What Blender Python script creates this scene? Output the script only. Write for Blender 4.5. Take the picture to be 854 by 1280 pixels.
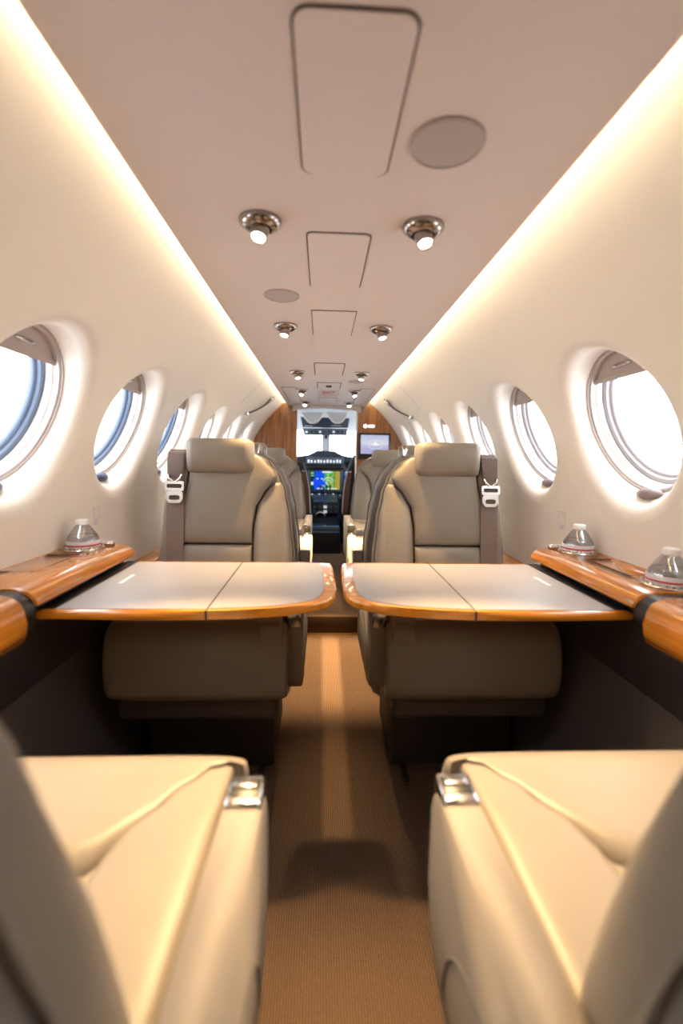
import bpy, bmesh, math, random
from mathutils import Vector, Matrix
random.seed(4)
for o in list(bpy.data.objects): bpy.data.objects.remove(o)
S = bpy.context.scene
COL = S.collection
PI = math.pi

# ------------------------------------------------------------------ camera
CAM = Vector((-0.045, 0.0, 0.98)); FPX = 569.0
YAW, PIT, ROLL = math.radians(2.5), math.radians(-6.8), math.radians(1.0)
fw = Vector((math.sin(YAW)*math.cos(PIT), math.cos(YAW)*math.cos(PIT), math.sin(PIT)))
rt = Vector((math.cos(YAW), -math.sin(YAW), 0)); up = rt.cross(fw)
rt, up = rt*math.cos(ROLL)+up*math.sin(ROLL), up*math.cos(ROLL)-rt*math.sin(ROLL)
cd = bpy.data.cameras.new('camera'); co = bpy.data.objects.new('camera', cd); COL.objects.link(co)
cd.sensor_fit = 'VERTICAL'; cd.sensor_height = 36.0; cd.lens = 36.0*FPX/1280.0; cd.clip_start = 0.01
co.matrix_world = Matrix(((rt.x, up.x, -fw.x, CAM.x), (rt.y, up.y, -fw.y, CAM.y), (rt.z, up.z, -fw.z, CAM.z), (0, 0, 0, 1)))
cd.dof.use_dof = True; cd.dof.focus_distance = 1.7; cd.dof.aperture_fstop = 1.8
S.camera = co
def at(px, py, y):
    d = rt*(px-427)-up*(py-640)+fw*FPX
    return CAM+d*(y/d.y)

# ------------------------------------------------------------------ world, exposure
W = bpy.data.worlds.new('daylight'); S.world = W; W.use_nodes = True
bg = W.node_tree.nodes['Background']; bg.inputs[0].default_value = (0.93, 0.96, 1.0, 1); bg.inputs[1].default_value = 5.0
S.view_settings.view_transform = 'Standard'; S.view_settings.look = 'None'; S.view_settings.gamma = 1
S.view_settings.exposure = 0.95; S.view_settings.use_curve_mapping = False
COVE_L = 26.0        # radiance of the cove strips
SPOT_W = 22.0         # power of one reading lamp

# ------------------------------------------------------------------ materials
MATS = {}
def mat(name, col, rough=.5, metal=0, bump=None, bscale=60, coat=0, emit=None, estr=0, var=0, vscale=5, sheen=0, spec=.5):
    if name in MATS: return MATS[name]
    m = bpy.data.materials.new(name); m.use_nodes = True
    nt = m.node_tree; b = nt.nodes['Principled BSDF']
    b.inputs['Base Color'].default_value = (*col, 1); b.inputs['Roughness'].default_value = rough
    b.inputs['Metallic'].default_value = metal; b.inputs['Coat Weight'].default_value = coat
    b.inputs['Coat Roughness'].default_value = .06; b.inputs['Specular IOR Level'].default_value = spec
    if sheen: b.inputs['Sheen Weight'].default_value = sheen
    tc = nt.nodes.new('ShaderNodeTexCoord')
    if emit: b.inputs['Emission Color'].default_value = (*emit, 1); b.inputs['Emission Strength'].default_value = estr
    if var:
        n = nt.nodes.new('ShaderNodeTexNoise'); n.inputs['Scale'].default_value = vscale; n.inputs['Detail'].default_value = 4
        nt.links.new(tc.outputs['Object'], n.inputs['Vector'])
        mx = nt.nodes.new('ShaderNodeMix'); mx.data_type = 'RGBA'
        mx.inputs[6].default_value = (*[c*(1-var) for c in col], 1); mx.inputs[7].default_value = (*[min(1, c*(1+var)) for c in col], 1)
        nt.links.new(n.outputs[0], mx.inputs[0]); nt.links.new(mx.outputs[2], b.inputs['Base Color'])
    if bump:
        n = nt.nodes.new('ShaderNodeTexNoise'); n.inputs['Scale'].default_value = bscale; n.inputs['Detail'].default_value = 3
        nt.links.new(tc.outputs['Object'], n.inputs['Vector'])
        bp = nt.nodes.new('ShaderNodeBump'); bp.inputs['Strength'].default_value = bump; bp.inputs['Distance'].default_value = .004
        nt.links.new(n.outputs[0], bp.inputs['Height']); nt.links.new(bp.outputs[0], b.inputs['Normal'])
    MATS[name] = m; return m
def wood(name, c0, c1, stretch, rough=.18, coat=.9):
    m = bpy.data.materials.new(name); m.use_nodes = True; nt = m.node_tree; b = nt.nodes['Principled BSDF']
    tc = nt.nodes.new('ShaderNodeTexCoord'); mp = nt.nodes.new('ShaderNodeMapping'); mp.inputs['Scale'].default_value = stretch
    n = nt.nodes.new('ShaderNodeTexNoise'); n.inputs['Scale'].default_value = 6; n.inputs['Detail'].default_value = 7; n.inputs['Distortion'].default_value = .6
    cr = nt.nodes.new('ShaderNodeValToRGB'); cr.color_ramp.elements[0].position = .32; cr.color_ramp.elements[1].position = .68
    cr.color_ramp.elements[0].color = (*c0, 1); cr.color_ramp.elements[1].color = (*c1, 1)
    L = nt.links.new
    L(tc.outputs['Object'], mp.inputs['Vector']); L(mp.outputs[0], n.inputs['Vector']); L(n.outputs[0], cr.inputs[0]); L(cr.outputs[0], b.inputs['Base Color'])
    b.inputs['Roughness'].default_value = rough; b.inputs['Coat Weight'].default_value = coat; b.inputs['Coat Roughness'].default_value = .05
    return m
def glass_mat(name, gloss=.06, tint=(1, 1, 1)):
    m = bpy.data.materials.new(name); m.use_nodes = True; nt = m.node_tree; nt.nodes.clear()
    out = nt.nodes.new('ShaderNodeOutputMaterial'); mx = nt.nodes.new('ShaderNodeMixShader'); mx.inputs[0].default_value = gloss
    t = nt.nodes.new('ShaderNodeBsdfTransparent'); t.inputs[0].default_value = (*tint, 1)
    g = nt.nodes.new('ShaderNodeBsdfGlossy'); g.inputs['Roughness'].default_value = .03
    nt.links.new(t.outputs[0], mx.inputs[1]); nt.links.new(g.outputs[0], mx.inputs[2]); nt.links.new(mx.outputs[0], out.inputs[0])
    return m
def leather(name, col, rough=.42):
    m = bpy.data.materials.new(name); m.use_nodes = True; nt = m.node_tree; b = nt.nodes['Principled BSDF']; L = nt.links.new
    tc = nt.nodes.new('ShaderNodeTexCoord')
    v = nt.nodes.new('ShaderNodeTexNoise'); v.inputs['Scale'].default_value = 9; v.inputs['Detail'].default_value = 3
    mx = nt.nodes.new('ShaderNodeMix'); mx.data_type = 'RGBA'
    mx.inputs[6].default_value = (*[c*.93 for c in col], 1); mx.inputs[7].default_value = (*[c*1.07 for c in col], 1)
    L(tc.outputs['Object'], v.inputs['Vector']); L(v.outputs[0], mx.inputs[0]); L(mx.outputs[2], b.inputs['Base Color'])
    g = nt.nodes.new('ShaderNodeTexVoronoi'); g.inputs['Scale'].default_value = 420
    w = nt.nodes.new('ShaderNodeTexNoise'); w.inputs['Scale'].default_value = 9; w.inputs['Detail'].default_value = 2; w.inputs['Distortion'].default_value = 1.2
    L(tc.outputs['Object'], g.inputs['Vector']); L(tc.outputs['Object'], w.inputs['Vector'])
    b1 = nt.nodes.new('ShaderNodeBump'); b1.inputs['Strength'].default_value = .12; b1.inputs['Distance'].default_value = .0006
    b2 = nt.nodes.new('ShaderNodeBump'); b2.inputs['Strength'].default_value = .12; b2.inputs['Distance'].default_value = .012
    L(g.outputs[0], b1.inputs['Height']); L(w.outputs[0], b2.inputs['Height']); L(b1.outputs[0], b2.inputs['Normal']); L(b2.outputs[0], b.inputs['Normal'])
    b.inputs['Roughness'].default_value = rough; b.inputs['Specular IOR Level'].default_value = .4
    return m
def carpet_mat():
    m = bpy.data.materials.new('carpet'); m.use_nodes = True; nt = m.node_tree; b = nt.nodes['Principled BSDF']; L = nt.links.new
    tc = nt.nodes.new('ShaderNodeTexCoord')
    wv = nt.nodes.new('ShaderNodeTexWave'); wv.inputs['Scale'].default_value = 60; wv.inputs['Distortion'].default_value = 1.0; wv.inputs['Detail'].default_value = 2; wv.inputs['Detail Scale'].default_value = 3
    ns = nt.nodes.new('ShaderNodeTexNoise'); ns.inputs['Scale'].default_value = 260; ns.inputs['Detail'].default_value = 2
    L(tc.outputs['Object'], wv.inputs['Vector']); L(tc.outputs['Object'], ns.inputs['Vector'])
    ad = nt.nodes.new('ShaderNodeMath'); ad.operation = 'MULTIPLY'; L(wv.outputs['Fac'], ad.inputs[0]); L(ns.outputs[0], ad.inputs[1])
    cr = nt.nodes.new('ShaderNodeValToRGB'); cr.color_ramp.elements[0].color = (.070, .044, .030, 1); cr.color_ramp.elements[1].color = (.20, .13, .088, 1); cr.color_ramp.elements[1].position = .6
    L(ad.outputs[0], cr.inputs[0]); L(cr.outputs[0], b.inputs['Base Color'])
    bp = nt.nodes.new('ShaderNodeBump'); bp.inputs['Strength'].default_value = .7; bp.inputs['Distance'].default_value = .004
    L(ad.outputs[0], bp.inputs['Height']); L(bp.outputs[0], b.inputs['Normal'])
    b.inputs['Roughness'].default_value = .95; b.inputs['Specular IOR Level'].default_value = .1
    return m
M_WALL = mat('wall_vinyl', (.80, .755, .695), .55, var=.02, vscale=3)
M_CEIL = mat('ceiling_vinyl', (.70, .625, .60), .6, var=.02, vscale=3)
M_TRIMW = mat('white_plastic', (.82, .80, .78), .3)
M_SEAL = mat('seal_sky_tint', (.11, .155, .24), .35)  # left-side seals: sky reflection put into the colour as blue
M_SEALG = mat('grey_seal', (.34, .32, .34), .35)  # same seal on the right, without the sky tint
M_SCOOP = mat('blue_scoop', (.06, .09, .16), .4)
M_SHADE = mat('shade_taupe', (.42, .36, .33), .5)
M_GLASS = glass_mat('window_glass', .04)
M_CHROME = mat('chrome', (.62, .60, .59), .16, 1)
M_BUCKLE = mat('buckle_steel', (.46, .43, .40), .26, 1)
M_DCHROME = mat('smoked_chrome', (.36, .33, .32), .14, 1)
M_BLACK = mat('black_plastic', (.012, .012, .014), .35)
M_GAP = mat('dark_gap', (.02, .016, .014), .8)
M_HGAP = mat('hatch_gap', (.09, .06, .05), .8)
M_WOODY = wood('glossy_wood_lengthwise', (.42, .132, .012), (.60, .225, .028), (14, .5, 14))
M_WOODX = wood('glossy_wood_crosswise', (.56, .185, .012), (.76, .30, .028), (.5, 14, 14))
M_WOODZ = wood('wood_veneer', (.17, .060, .016), (.40, .165, .05), (7, 7, .7), .3, .5)
M_LEA = leather('taupe_leather', (.245, .213, .178))
M_LEA2 = leather('shell_leather', (.20, .182, .165), .5)
M_ARM = mat('arm_vinyl', (.26, .23, .20), .62, bump=.1, bscale=300)
M_STRAP = mat('belt_webbing', (.20, .15, .125), .7, bump=.3, bscale=400)
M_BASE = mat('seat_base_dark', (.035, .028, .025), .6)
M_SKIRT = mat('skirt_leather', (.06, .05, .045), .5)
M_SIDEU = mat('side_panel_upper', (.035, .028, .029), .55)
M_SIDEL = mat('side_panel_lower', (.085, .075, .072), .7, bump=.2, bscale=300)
M_CARPET = carpet_mat()
M_TTOP = mat('table_leather', (.34, .315, .31), .38, bump=.08, bscale=350)
M_LED = mat('cove_led', (1, .85, .6), .5, emit=(1.0, .83, .56), estr=COVE_L)
M_LENS = mat('lamp_lens', (1, .9, .75), .3, emit=(1.0, .86, .62), estr=14)
M_CREAM = mat('cream_plastic', (.70, .64, .56), .45)
M_GREY = mat('speaker_cloth', (.46, .41, .39), .8, bump=.3, bscale=500)
M_DASH = mat('dash_blueblack', (.024, .045, .075), .4)
M_DASH2 = mat('dash_grey', (.08, .115, .16), .45)
M_WHITE = mat('white_paint', (.85, .85, .85), .5)
M_RED = mat('red_print', (.55, .03, .03), .5)
M_PALERED = mat('pale_red_print', (.60, .25, .23), .5)
M_GOLD = mat('brass_strip', (.75, .55, .28), .3, 1)
M_CLEAR = glass_mat('clear_plastic', .26, (.70, .72, .75))
M_LABELB = mat('bottle_label', (.75, .75, .80), .4)
M_PALE = mat('cockpit_liner', (.55, .58, .62), .6)
M_PSEAT = mat('pilot_seat_black', (.010, .010, .012), .6)
M_PSEATB = mat('pilot_seat_brown', (.13, .06, .035), .5)

# ------------------------------------------------------------------ mesh helpers
def finish(name, bm, m, parent=None, smooth=True, angle=40):
    bmesh.ops.remove_doubles(bm, verts=bm.verts, dist=1e-6)
    bmesh.ops.recalc_face_normals(bm, faces=bm.faces)
    me = bpy.data.meshes.new(name); bm.to_mesh(me); bm.free()
    if m: me.materials.append(m)
    if smooth:
        me.polygons.foreach_set('use_smooth', [True]*len(me.polygons))
        try: me.set_sharp_from_angle(angle=math.radians(angle))
        except Exception: pass
    o = bpy.data.objects.new(name, me); COL.objects.link(o)
    if parent: o.parent = parent
    return o
def add_grid(bm, rows, close=False):
    vs = [[bm.verts.new(p) for p in r] for r in rows]
    for a, b in zip(vs, vs[1:]):
        n = len(a)
        for i in range(n if close else n-1):
            j = (i+1) % n
            try: bm.faces.new((a[i], a[j], b[j], b[i]))
            except ValueError: pass
    return vs
def add_loft(bm, rings):
    vs = add_grid(bm, rings, True)
    bm.faces.new(vs[0]); bm.faces.new(vs[-1])
def add_box(bm, c, s, bev=0, seg=2, rot=None):
    t = bmesh.new(); bmesh.ops.create_cube(t, size=1)
    for v in t.verts: v.co = Vector((v.co.x*s[0], v.co.y*s[1], v.co.z*s[2]))
    if bev: bmesh.ops.bevel(t, geom=t.edges[:], offset=bev, segments=seg, profile=.5, affect='EDGES')
    mt = Matrix.Translation(c)
    if rot is not None: mt = mt @ rot
    merge(bm, t, mt)
def merge(bm, t, mt=None):
    mp = {}
    for v in t.verts: mp[v] = bm.verts.new(mt @ v.co if mt else v.co)
    for f in t.faces:
        try: bm.faces.new([mp[v] for v in f.verts])
        except ValueError: pass
    t.free()
def box(name, c, s, m, parent=None, bev=0, seg=2, rot=None):
    bm = bmesh.new(); add_box(bm, c, s, bev, seg, rot); return finish(name, bm, m, parent)
def box2(name, lo, hi, m, parent=None, bev=0, seg=2):
    lo, hi = Vector([min(a, b) for a, b in zip(lo, hi)]), Vector([max(a, b) for a, b in zip(lo, hi)])
    return box(name, (lo+hi)/2, hi-lo, m, parent, bev, seg)
def add_lathe(bm, prof, n=24, mt=None, ell=(1, 1)):
    rings = []
    for i in range(n):
        a = 2*PI*i/n
        rings.append([Vector((r*math.cos(a)*ell[0], r*math.sin(a)*ell[1], z)) for r, z in prof])
    if mt: rings = [[mt @ p for p in r] for r in rings]
    add_grid(bm, rings+[rings[0]])
def lathe(name, prof, m, parent=None, n=24, mt=None, ell=(1, 1)):
    bm = bmesh.new(); add_lathe(bm, prof, n, mt, ell); return finish(name, bm, m, parent)
def add_tube(bm, pts, r, n=8):
    pts = [Vector(p) for p in pts]; rings = []
    for i, p in enumerate(pts):
        d = (pts[min(i+1, len(pts)-1)]-pts[max(i-1, 0)]).normalized()
        a = d.cross(Vector((0, 0, 1)))
        if a.length < .05: a = d.cross(Vector((1, 0, 0)))
        a.normalize(); b = d.cross(a)
        rr = r[i] if isinstance(r, (list, tuple)) else r
        rings.append([p+a*math.cos(2*PI*k/n)*rr+b*math.sin(2*PI*k/n)*rr for k in range(n)])
    add_loft(bm, rings)
def tube(name, pts, r, m, parent=None, n=8):
    bm = bmesh.new(); add_tube(bm, pts, r, n); return finish(name, bm, m, parent)
def prism(name, pts2, f, a, b, m, parent=None, bev=0, seg=2):
    """extrude a 2-D outline: f(p, q, t) -> xyz with t in {a, b}"""
    bm = bmesh.new(); v0 = [bm.verts.new(f(p, q, a)) for p, q in pts2]; v1 = [bm.verts.new(f(p, q, b)) for p, q in pts2]
    n = len(pts2); bm.faces.new(v0); bm.faces.new(v1)
    for i in range(n): bm.faces.new((v0[i], v0[(i+1) % n], v1[(i+1) % n], v1[i]))
    if bev:
        caps = [e for e in bm.edges if (e.verts[0] in v0) == (e.verts[1] in v0)]
        bmesh.ops.bevel(bm, geom=caps, offset=bev, segments=seg, profile=.5, affect='EDGES')
    return finish(name, bm, m, parent)
def rrect(w, h, r, n=5):
    pts = []
    for cx, cy, a0 in ((w/2-r, h/2-r, 0), (-w/2+r, h/2-r, 90), (-w/2+r, -h/2+r, 180), (w/2-r, -h/2+r, 270)):
        for k in range(n+1):
            a = math.radians(a0+90*k/n); pts.append((cx+r*math.cos(a), cy+r*math.sin(a)))
    return pts
def ring_prism(bm, outer, inner, f, a, b):
    n = len(outer)
    rows = [[f(*p, a) for p in outer], [f(*p, b) for p in outer], [f(*p, b) for p in inner], [f(*p, a) for p in inner]]
    rows.append(rows[0]); add_grid(bm, rows, True)
def lerp(a, b, t): return a+(b-a)*t
def interp(tab, x):
    if x <= tab[0][0]: return tab[0][1]
    for (x0, y0), (x1, y1) in zip(tab, tab[1:]):
        if x <= x1:
            t = (x-x0)/(x1-x0); t = t*t*(3-2*t) if len(tab) > 2 else t
            return lerp(y0, y1, t)
    return tab[-1][1]
def fall(s, p): return max(0.0, 1-abs(2*s-1)**p)**(1.0/p)
def pillow(name, lo, hi, v0, v1, fmap, puff, m, parent, p=4, nu=16, nv=18, skirt=.012):
    """puffed upholstery panel: lo(v)..hi(v) across, v0..v1 along, fmap(u, v, h) -> xyz"""
    rows = []
    for j in range(-1, nv+2):
        t = min(max(j/nv, 0), 1); v = lerp(v0, v1, t); a, b = lo(v), hi(v); row = []
        for i in range(-1, nu+2):
            s = min(max(i/nu, 0), 1)
            # cosine spacing keeps the rounded rims smooth
            sc = .5-.5*math.cos(PI*s); tcv = .5-.5*math.cos(PI*t); vv = lerp(v0, v1, tcv); aa, bb = lo(vv), hi(vv)
            h = (puff(vv) if callable(puff) else puff)*fall(sc, p)*fall(tcv, p)
            if i < 0 or i > nu or j < 0 or j > nv: h = -skirt
            row.append(fmap(lerp(aa, bb, sc), vv, h))
        rows.append(row)
    bm = bmesh.new(); add_grid(bm, rows); return finish(name, bm, m, parent, angle=75)
def empty(name, loc=(0, 0, 0), rz=0):
    o = bpy.data.objects.new(name, None); COL.objects.link(o); o.location = loc; o.rotation_euler = (0, 0, rz); o.empty_display_size = .05
    return o
def tag(o, label, cat, group=None):
    o['label'] = label; o['category'] = cat
    if group: o['group'] = group
    return o
def thing(name, label, cat, loc=(0, 0, 0), rz=0, group=None): return tag(empty(name, loc, rz), label, cat, group)
def struct(o): o['kind'] = 'structure'; return o
def text_part(name, body, size, m, parent, mt, depth=.0006):
    c = bpy.data.curves.new(name, 'FONT'); c.body = body; c.size = size; c.align_x = 'CENTER'; c.align_y = 'CENTER'; c.extrude = depth; c.offset = size*.03
    t = bpy.data.objects.new(name, c); COL.objects.link(t); dg = bpy.context.evaluated_depsgraph_get()
    me = bpy.data.meshes.new_from_object(t.evaluated_get(dg)); bpy.data.objects.remove(t)
    me.materials.clear(); me.materials.append(m); me.transform(mt)
    o = bpy.data.objects.new(name, me); COL.objects.link(o); o.parent = parent
    return o

# ------------------------------------------------------------------ cabin section
Y0, Y1 = -0.85, 4.12
PROF = [(.728, .55), (.744, .64), (.752, .72), (.748, .81), (.725, .93), (.682, 1.06), (.617, 1.19), (.53, 1.31), (.43, 1.41), (.345, 1.475), (.25, 1.51), (.14, 1.53)]
def catmull(P, n):
    out = []
    for i in range(len(P)-1):
        p0, p1, p2, p3 = P[max(i-1, 0)], P[i], P[i+1], P[min(i+2, len(P)-1)]
        for k in range(n):
            t = k/n
            out.append(tuple(.5*(2*p1[a]+(p2[a]-p0[a])*t+(2*p0[a]-5*p1[a]+4*p2[a]-p3[a])*t*t+(3*p1[a]-p0[a]-3*p2[a]+p3[a])*t**3) for a in (0, 1)))
    return out+[P[-1]]
FINE = catmull(PROF, 24); ARC = [0]
for a, b in zip(FINE, FINE[1:]): ARC.append(ARC[-1]+math.hypot(b[0]-a[0], b[1]-a[1]))
SMAX = ARC[-1]
import bisect
def P(s):
    s = min(max(s, 0), SMAX); i = min(max(bisect.bisect(ARC, s)-1, 0), len(FINE)-2)
    t = (s-ARC[i])/(ARC[i+1]-ARC[i]); return Vector((lerp(FINE[i][0], FINE[i+1][0], t), lerp(FINE[i][1], FINE[i+1][1], t)))
def T(s): d = P(s+.004)-P(s-.004); return d.normalized()
def N(s): t = T(s); return Vector((t.y, -t.x))      # outboard
def s_of_z(z): return min((abs(FINE[i][1]-z), ARC[i]) for i in range(len(FINE)))[1]
SC = s_of_z(1.062); WA, WB = .222, .238             # window lip half axes (along y, along the wall)
HY, HS = .26, .27; PITCH = .52; WYS = {-1: [1.045+PITCH*i for i in range(-1, 6)], 1: [1.125+PITCH*i for i in range(-1, 6)]}
D0 = .052                                           # depth of the window plane behind the wall
CW, TW, NW = P(SC), T(SC), N(SC)
NANG = 64
CA = math.atan2(HS, HY)
ANG = []
for _a, _b in ((-CA, CA), (CA, PI-CA), (PI-CA, PI+CA), (PI+CA, 2*PI-CA)):
    ANG += [lerp(_a, _b, _i/16) for _i in range(16)]
def wpt(sg, y, s, d=0):
    p = P(s)+N(s)*d; return Vector((sg*p.x, y, p.y))
def wplane(sg, yc, a, b, d):                        # planar window frame: a along y, b up the wall, d outboard
    p = CW+TW*b+NW*d; return Vector((sg*p.x, yc+a, p.y))

def build_wall(sg, name):
    bm = bmesh.new(); rr = .042; WY = WYS[sg]
    for yc in WY:
        rows = []
        for tt in (1, .7, .42, .2, .07):
            row = []
            for k in range(NANG):
                a = ANG[k]; c, s = math.cos(a), math.sin(a)
                q = min(HY/abs(c) if abs(c) > 1e-9 else 9, HS/abs(s) if abs(s) > 1e-9 else 9)
                row.append(wpt(sg, yc+lerp(WA*c, q*c, tt), SC+lerp(WB*s, q*s, tt)))
            rows.append(row)
        for ph in (0, 18, 36, 54, 72, 88):
            r = rr*math.sin(math.radians(ph)); d = rr*(1-math.cos(math.radians(ph))); row = []
            for k in range(NANG):
                a = ANG[k]; row.append(wpt(sg, yc+(WA-r)*math.cos(a), SC+(WB-r)*math.sin(a), d))
            rows.append(row)
        rows.append([wplane(sg, yc, (WA-rr-.006)*math.cos(ANG[k]), (WB-rr-.006)*math.sin(ANG[k]), D0) for k in range(NANG)])
        add_grid(bm, rows, True)
    svals = set()
    for k in range(NANG):
        a = ANG[k]; c, s = math.cos(a), math.sin(a)
        q = min(HY/abs(c) if abs(c) > 1e-9 else 9, HS/abs(s) if abs(s) > 1e-9 else 9)
        if abs(abs(q*c)-HY) < 1e-6 and c > 0: svals.add(round(SC+q*s, 6))
    svals = sorted(svals | {SC-HS, SC+HS})
    for ya, yb in ((Y0, WY[0]-HY), (WY[-1]+HY, Y1)):
        add_grid(bm, [[wpt(sg, ya, s) for s in svals], [wpt(sg, yb, s) for s in svals]])
    for sa, sb, n in ((0, SC-HS, 4), (SC+HS, SMAX, 18)):
        add_grid(bm, [[wpt(sg, Y0, lerp(sa, sb, i/n)) for i in range(n+1)], [wpt(sg, Y1, lerp(sa, sb, i/n)) for i in range(n+1)]])
    w = struct(finish(name, bm, M_WALL, angle=60))
    # seams of the arched trim panel near the front
    for ys in (2.83, 3.36):
        bm = bmesh.new(); sv = [lerp(SC+HS*.96, SMAX-.30, i/16) for i in range(17)]
        if ys > 3: sv = [lerp(SC+HS*.4, SMAX-.30, i/16) for i in range(17)]
        add_grid(bm, [[wpt(sg, ys-.003, s, -.0012) for s in sv], [wpt(sg, ys+.003, s, -.0012) for s in sv]])
        finish('panel_seam', bm, mat('seam_grey', (.32, .28, .23), .7), w)
    return w
wallL = build_wall(-1, 'wall_left'); wallR = build_wall(1, 'wall_right')

def build_window(sg, yc, n):
    w = struct(empty(f'window_{n}', wplane(sg, yc, 0, 0, D0)))
    O = Vector(w.location)
    def f(a, b, d): return wplane(sg, yc, a, b, D0+d)-O
    ra, rb = WA-.048, WB-.048
    def el(k, e=0): a = 2*PI*k/48; return ((ra+e)*math.cos(a), (rb+e)*math.sin(a))
    def lathering(name, prof, m, par=w):
        bm = bmesh.new(); rows = [[f(*el(k, e), d) for k in range(48)] for e, d in prof]; rows.append(rows[0]); add_grid(bm, rows, True)
        return finish(name, bm, m, par)
    lathering('shadow_gap', [(.004, -.001), (-.003, -.001), (-.003, .004), (.004, .004)], M_SHADE)
    lathering('bezel', [(.004, .004), (-.004, .002), (-.009, .005), (-.010, .016), (-.006, .018), (.004, .018)], mat('bezel_lavender', (.50, .45, .45), .35))
    lathering('inner_liner', [(.004, .018), (-.007, .018), (-.012, .022), (-.008, .040), (-.006, .046), (.004, .046)], M_TRIMW)
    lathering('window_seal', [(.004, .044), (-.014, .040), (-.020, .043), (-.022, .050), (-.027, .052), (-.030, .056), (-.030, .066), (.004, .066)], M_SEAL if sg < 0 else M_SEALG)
    bm = bmesh.new(); ring = [f(*el(k, -.024), .060) for k in range(48)]; bm.faces.new([bm.verts.new(p) for p in ring])
    finish('pane', bm, M_GLASS, w)
    # partly lowered shade: a segment of the oval above a chord
    cut = rb*.60; pts = []
    for k in range(25):
        a = math.asin(cut/(rb-.004)); th = lerp(a, PI-a, k/24); pts.append(((ra-.005)*math.cos(th), (rb-.005)*math.sin(th)))
    sh = prism('window_shade', pts, f, .016, .021, M_SHADE, w)
    prism('shade_hem', [(-ra*.74, cut), (ra*.74, cut), (ra*.70, cut+.012), (-ra*.70, cut+.012)], f, .012, .0165, M_SHADE, sh)
    bm = bmesh.new(); add_tube(bm, [f(a, cut+.030+.003*math.cos(a*30), .013) for a in (-.035, -.03, -.015, 0, .015, .03, .035)], [.001, .004, .005, .005, .005, .004, .001], 8)
    finish('shade_pull', bm, M_CHROME, sh)
    # finger scoop at the foot of the reveal
    bm = bmesh.new(); rows = []
    for i in range(9):
        t = PI*i/8; rows.append([f(.045*math.sin(t)*math.cos(2*PI*k/16), -(rb-.002)+.015*math.sin(t)*math.sin(2*PI*k/16), -.012+.018*math.cos(t)) for k in range(16)])
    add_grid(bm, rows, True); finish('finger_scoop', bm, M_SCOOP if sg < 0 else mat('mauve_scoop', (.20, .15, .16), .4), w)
k = 0
for sg in (-1, 1):
    for yc in WYS[sg]: k += 1; build_window(sg, yc, k)

# ------------------------------------------------------------------ floor, lower side panels, end walls, ceiling
struct(box2('floor', (-.72, Y0, -.03), (.72, 6.0, 0), M_CARPET))
stp = thing('floor_step', 'low carpeted step across the aisle before the front seats', 'step', (0, 2.44, 0))
box2('tread', (-.185, 0, .0), (.185, 1.66, .105), M_CARPET, stp, .008)
box2('edge_strip', (-.185, -.006, .0), (.185, .0, .010), M_GOLD, stp)
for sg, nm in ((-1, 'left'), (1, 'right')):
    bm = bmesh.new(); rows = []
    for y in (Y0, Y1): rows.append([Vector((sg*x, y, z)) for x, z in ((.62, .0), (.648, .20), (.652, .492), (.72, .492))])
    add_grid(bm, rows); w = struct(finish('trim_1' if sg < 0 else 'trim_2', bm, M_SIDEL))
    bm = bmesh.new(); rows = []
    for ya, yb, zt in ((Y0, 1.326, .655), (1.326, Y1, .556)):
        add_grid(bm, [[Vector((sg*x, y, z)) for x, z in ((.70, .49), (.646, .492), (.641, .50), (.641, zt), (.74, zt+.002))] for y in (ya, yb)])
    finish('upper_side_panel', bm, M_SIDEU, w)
struct(box2('wall_back', (-.9, Y0-.04, 0), (.9, Y0, 1.6), M_WALL))
CX, CHW, CZ = -.012, .345, 1.43
ceil = prism('ceiling', [(-CHW, .014), (-CHW-.004, .010), (-CHW-.003, .004), (-CHW+.006, 0), (CHW-.006, 0), (CHW+.003, .004), (CHW+.004, .010), (CHW, .014), (CHW-.02, .016), (-CHW+.02, .016)],
      lambda p, q, t: Vector((CX+p, t, CZ+q)), Y0, Y1-.02, M_CEIL)
struct(ceil)
prism('roof_liner', [(-.20, 0), (.20, 0), (.20, .02), (-.20, .02)], lambda p, q, t: Vector((p, t, 1.515+q)), Y0, Y1, M_WALL, ceil)
for sg in (-1, 1):
    c = thing('cove_light', 'warm light strip hidden above the ceiling edge over the ' + ('two-bottle ledge' if sg > 0 else 'one-bottle ledge'), 'light', (CX+sg*(CHW-.012), 0, CZ+.016))
    box2('channel', (-.006, Y0+.02, 0), (.006, Y1-.05, .006), M_WHITE, c)
    box2('led_strip', (-.005, Y0+.02, .006), (.005, Y1-.05, .012), M_LED, c)

# ------------------------------------------------------------------ ceiling fittings
def cx(p, q, t): return Vector((p, q, -t))
def hatch(x0, x1, y0, y1, r, label, gap=.003, group=None):
    h = thing('ceiling_hatch', label, 'panel', ((x0+x1)/2, (y0+y1)/2, CZ), 0, group)
    prism('shadow_gap', rrect(x1-x0+2*gap, y1-y0+2*gap, r+gap), cx, -.001, .0012, M_HGAP, h)
    prism('panel', rrect(x1-x0, y1-y0, r), cx, -.001, .0030, M_CEIL, h, .001, 1)
    return h
hatch(-.081, .050, .515, .785, .018, 'largest rectangular ceiling hatch with rounded corners, beside a round speaker')
hatch(-.081, .047, .978, 1.272, .012, 'rounded ceiling hatch between the large hatch and a square-cornered one')
hatch(-.083, .054, 1.468, 1.75, .004, 'square-cornered ceiling hatch between the second pair of reading lamps', .0025)
hatch(-.088, .056, 2.258, 2.58, .006, 'ceiling hatch between the third pair of reading lamps', .005)
h = hatch(-.080, .060, 2.83, 3.08, .004, 'small ceiling hatch with a latch just before the red exit lettering', .005)
prism('latch', rrect(.036, .06, .008), cx, .0028, .006, M_GAP, h)
hatch(-.078, .058, 3.53, 3.80, .004, 'ceiling hatch between the last pair of reading lamps', .0035)
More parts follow.
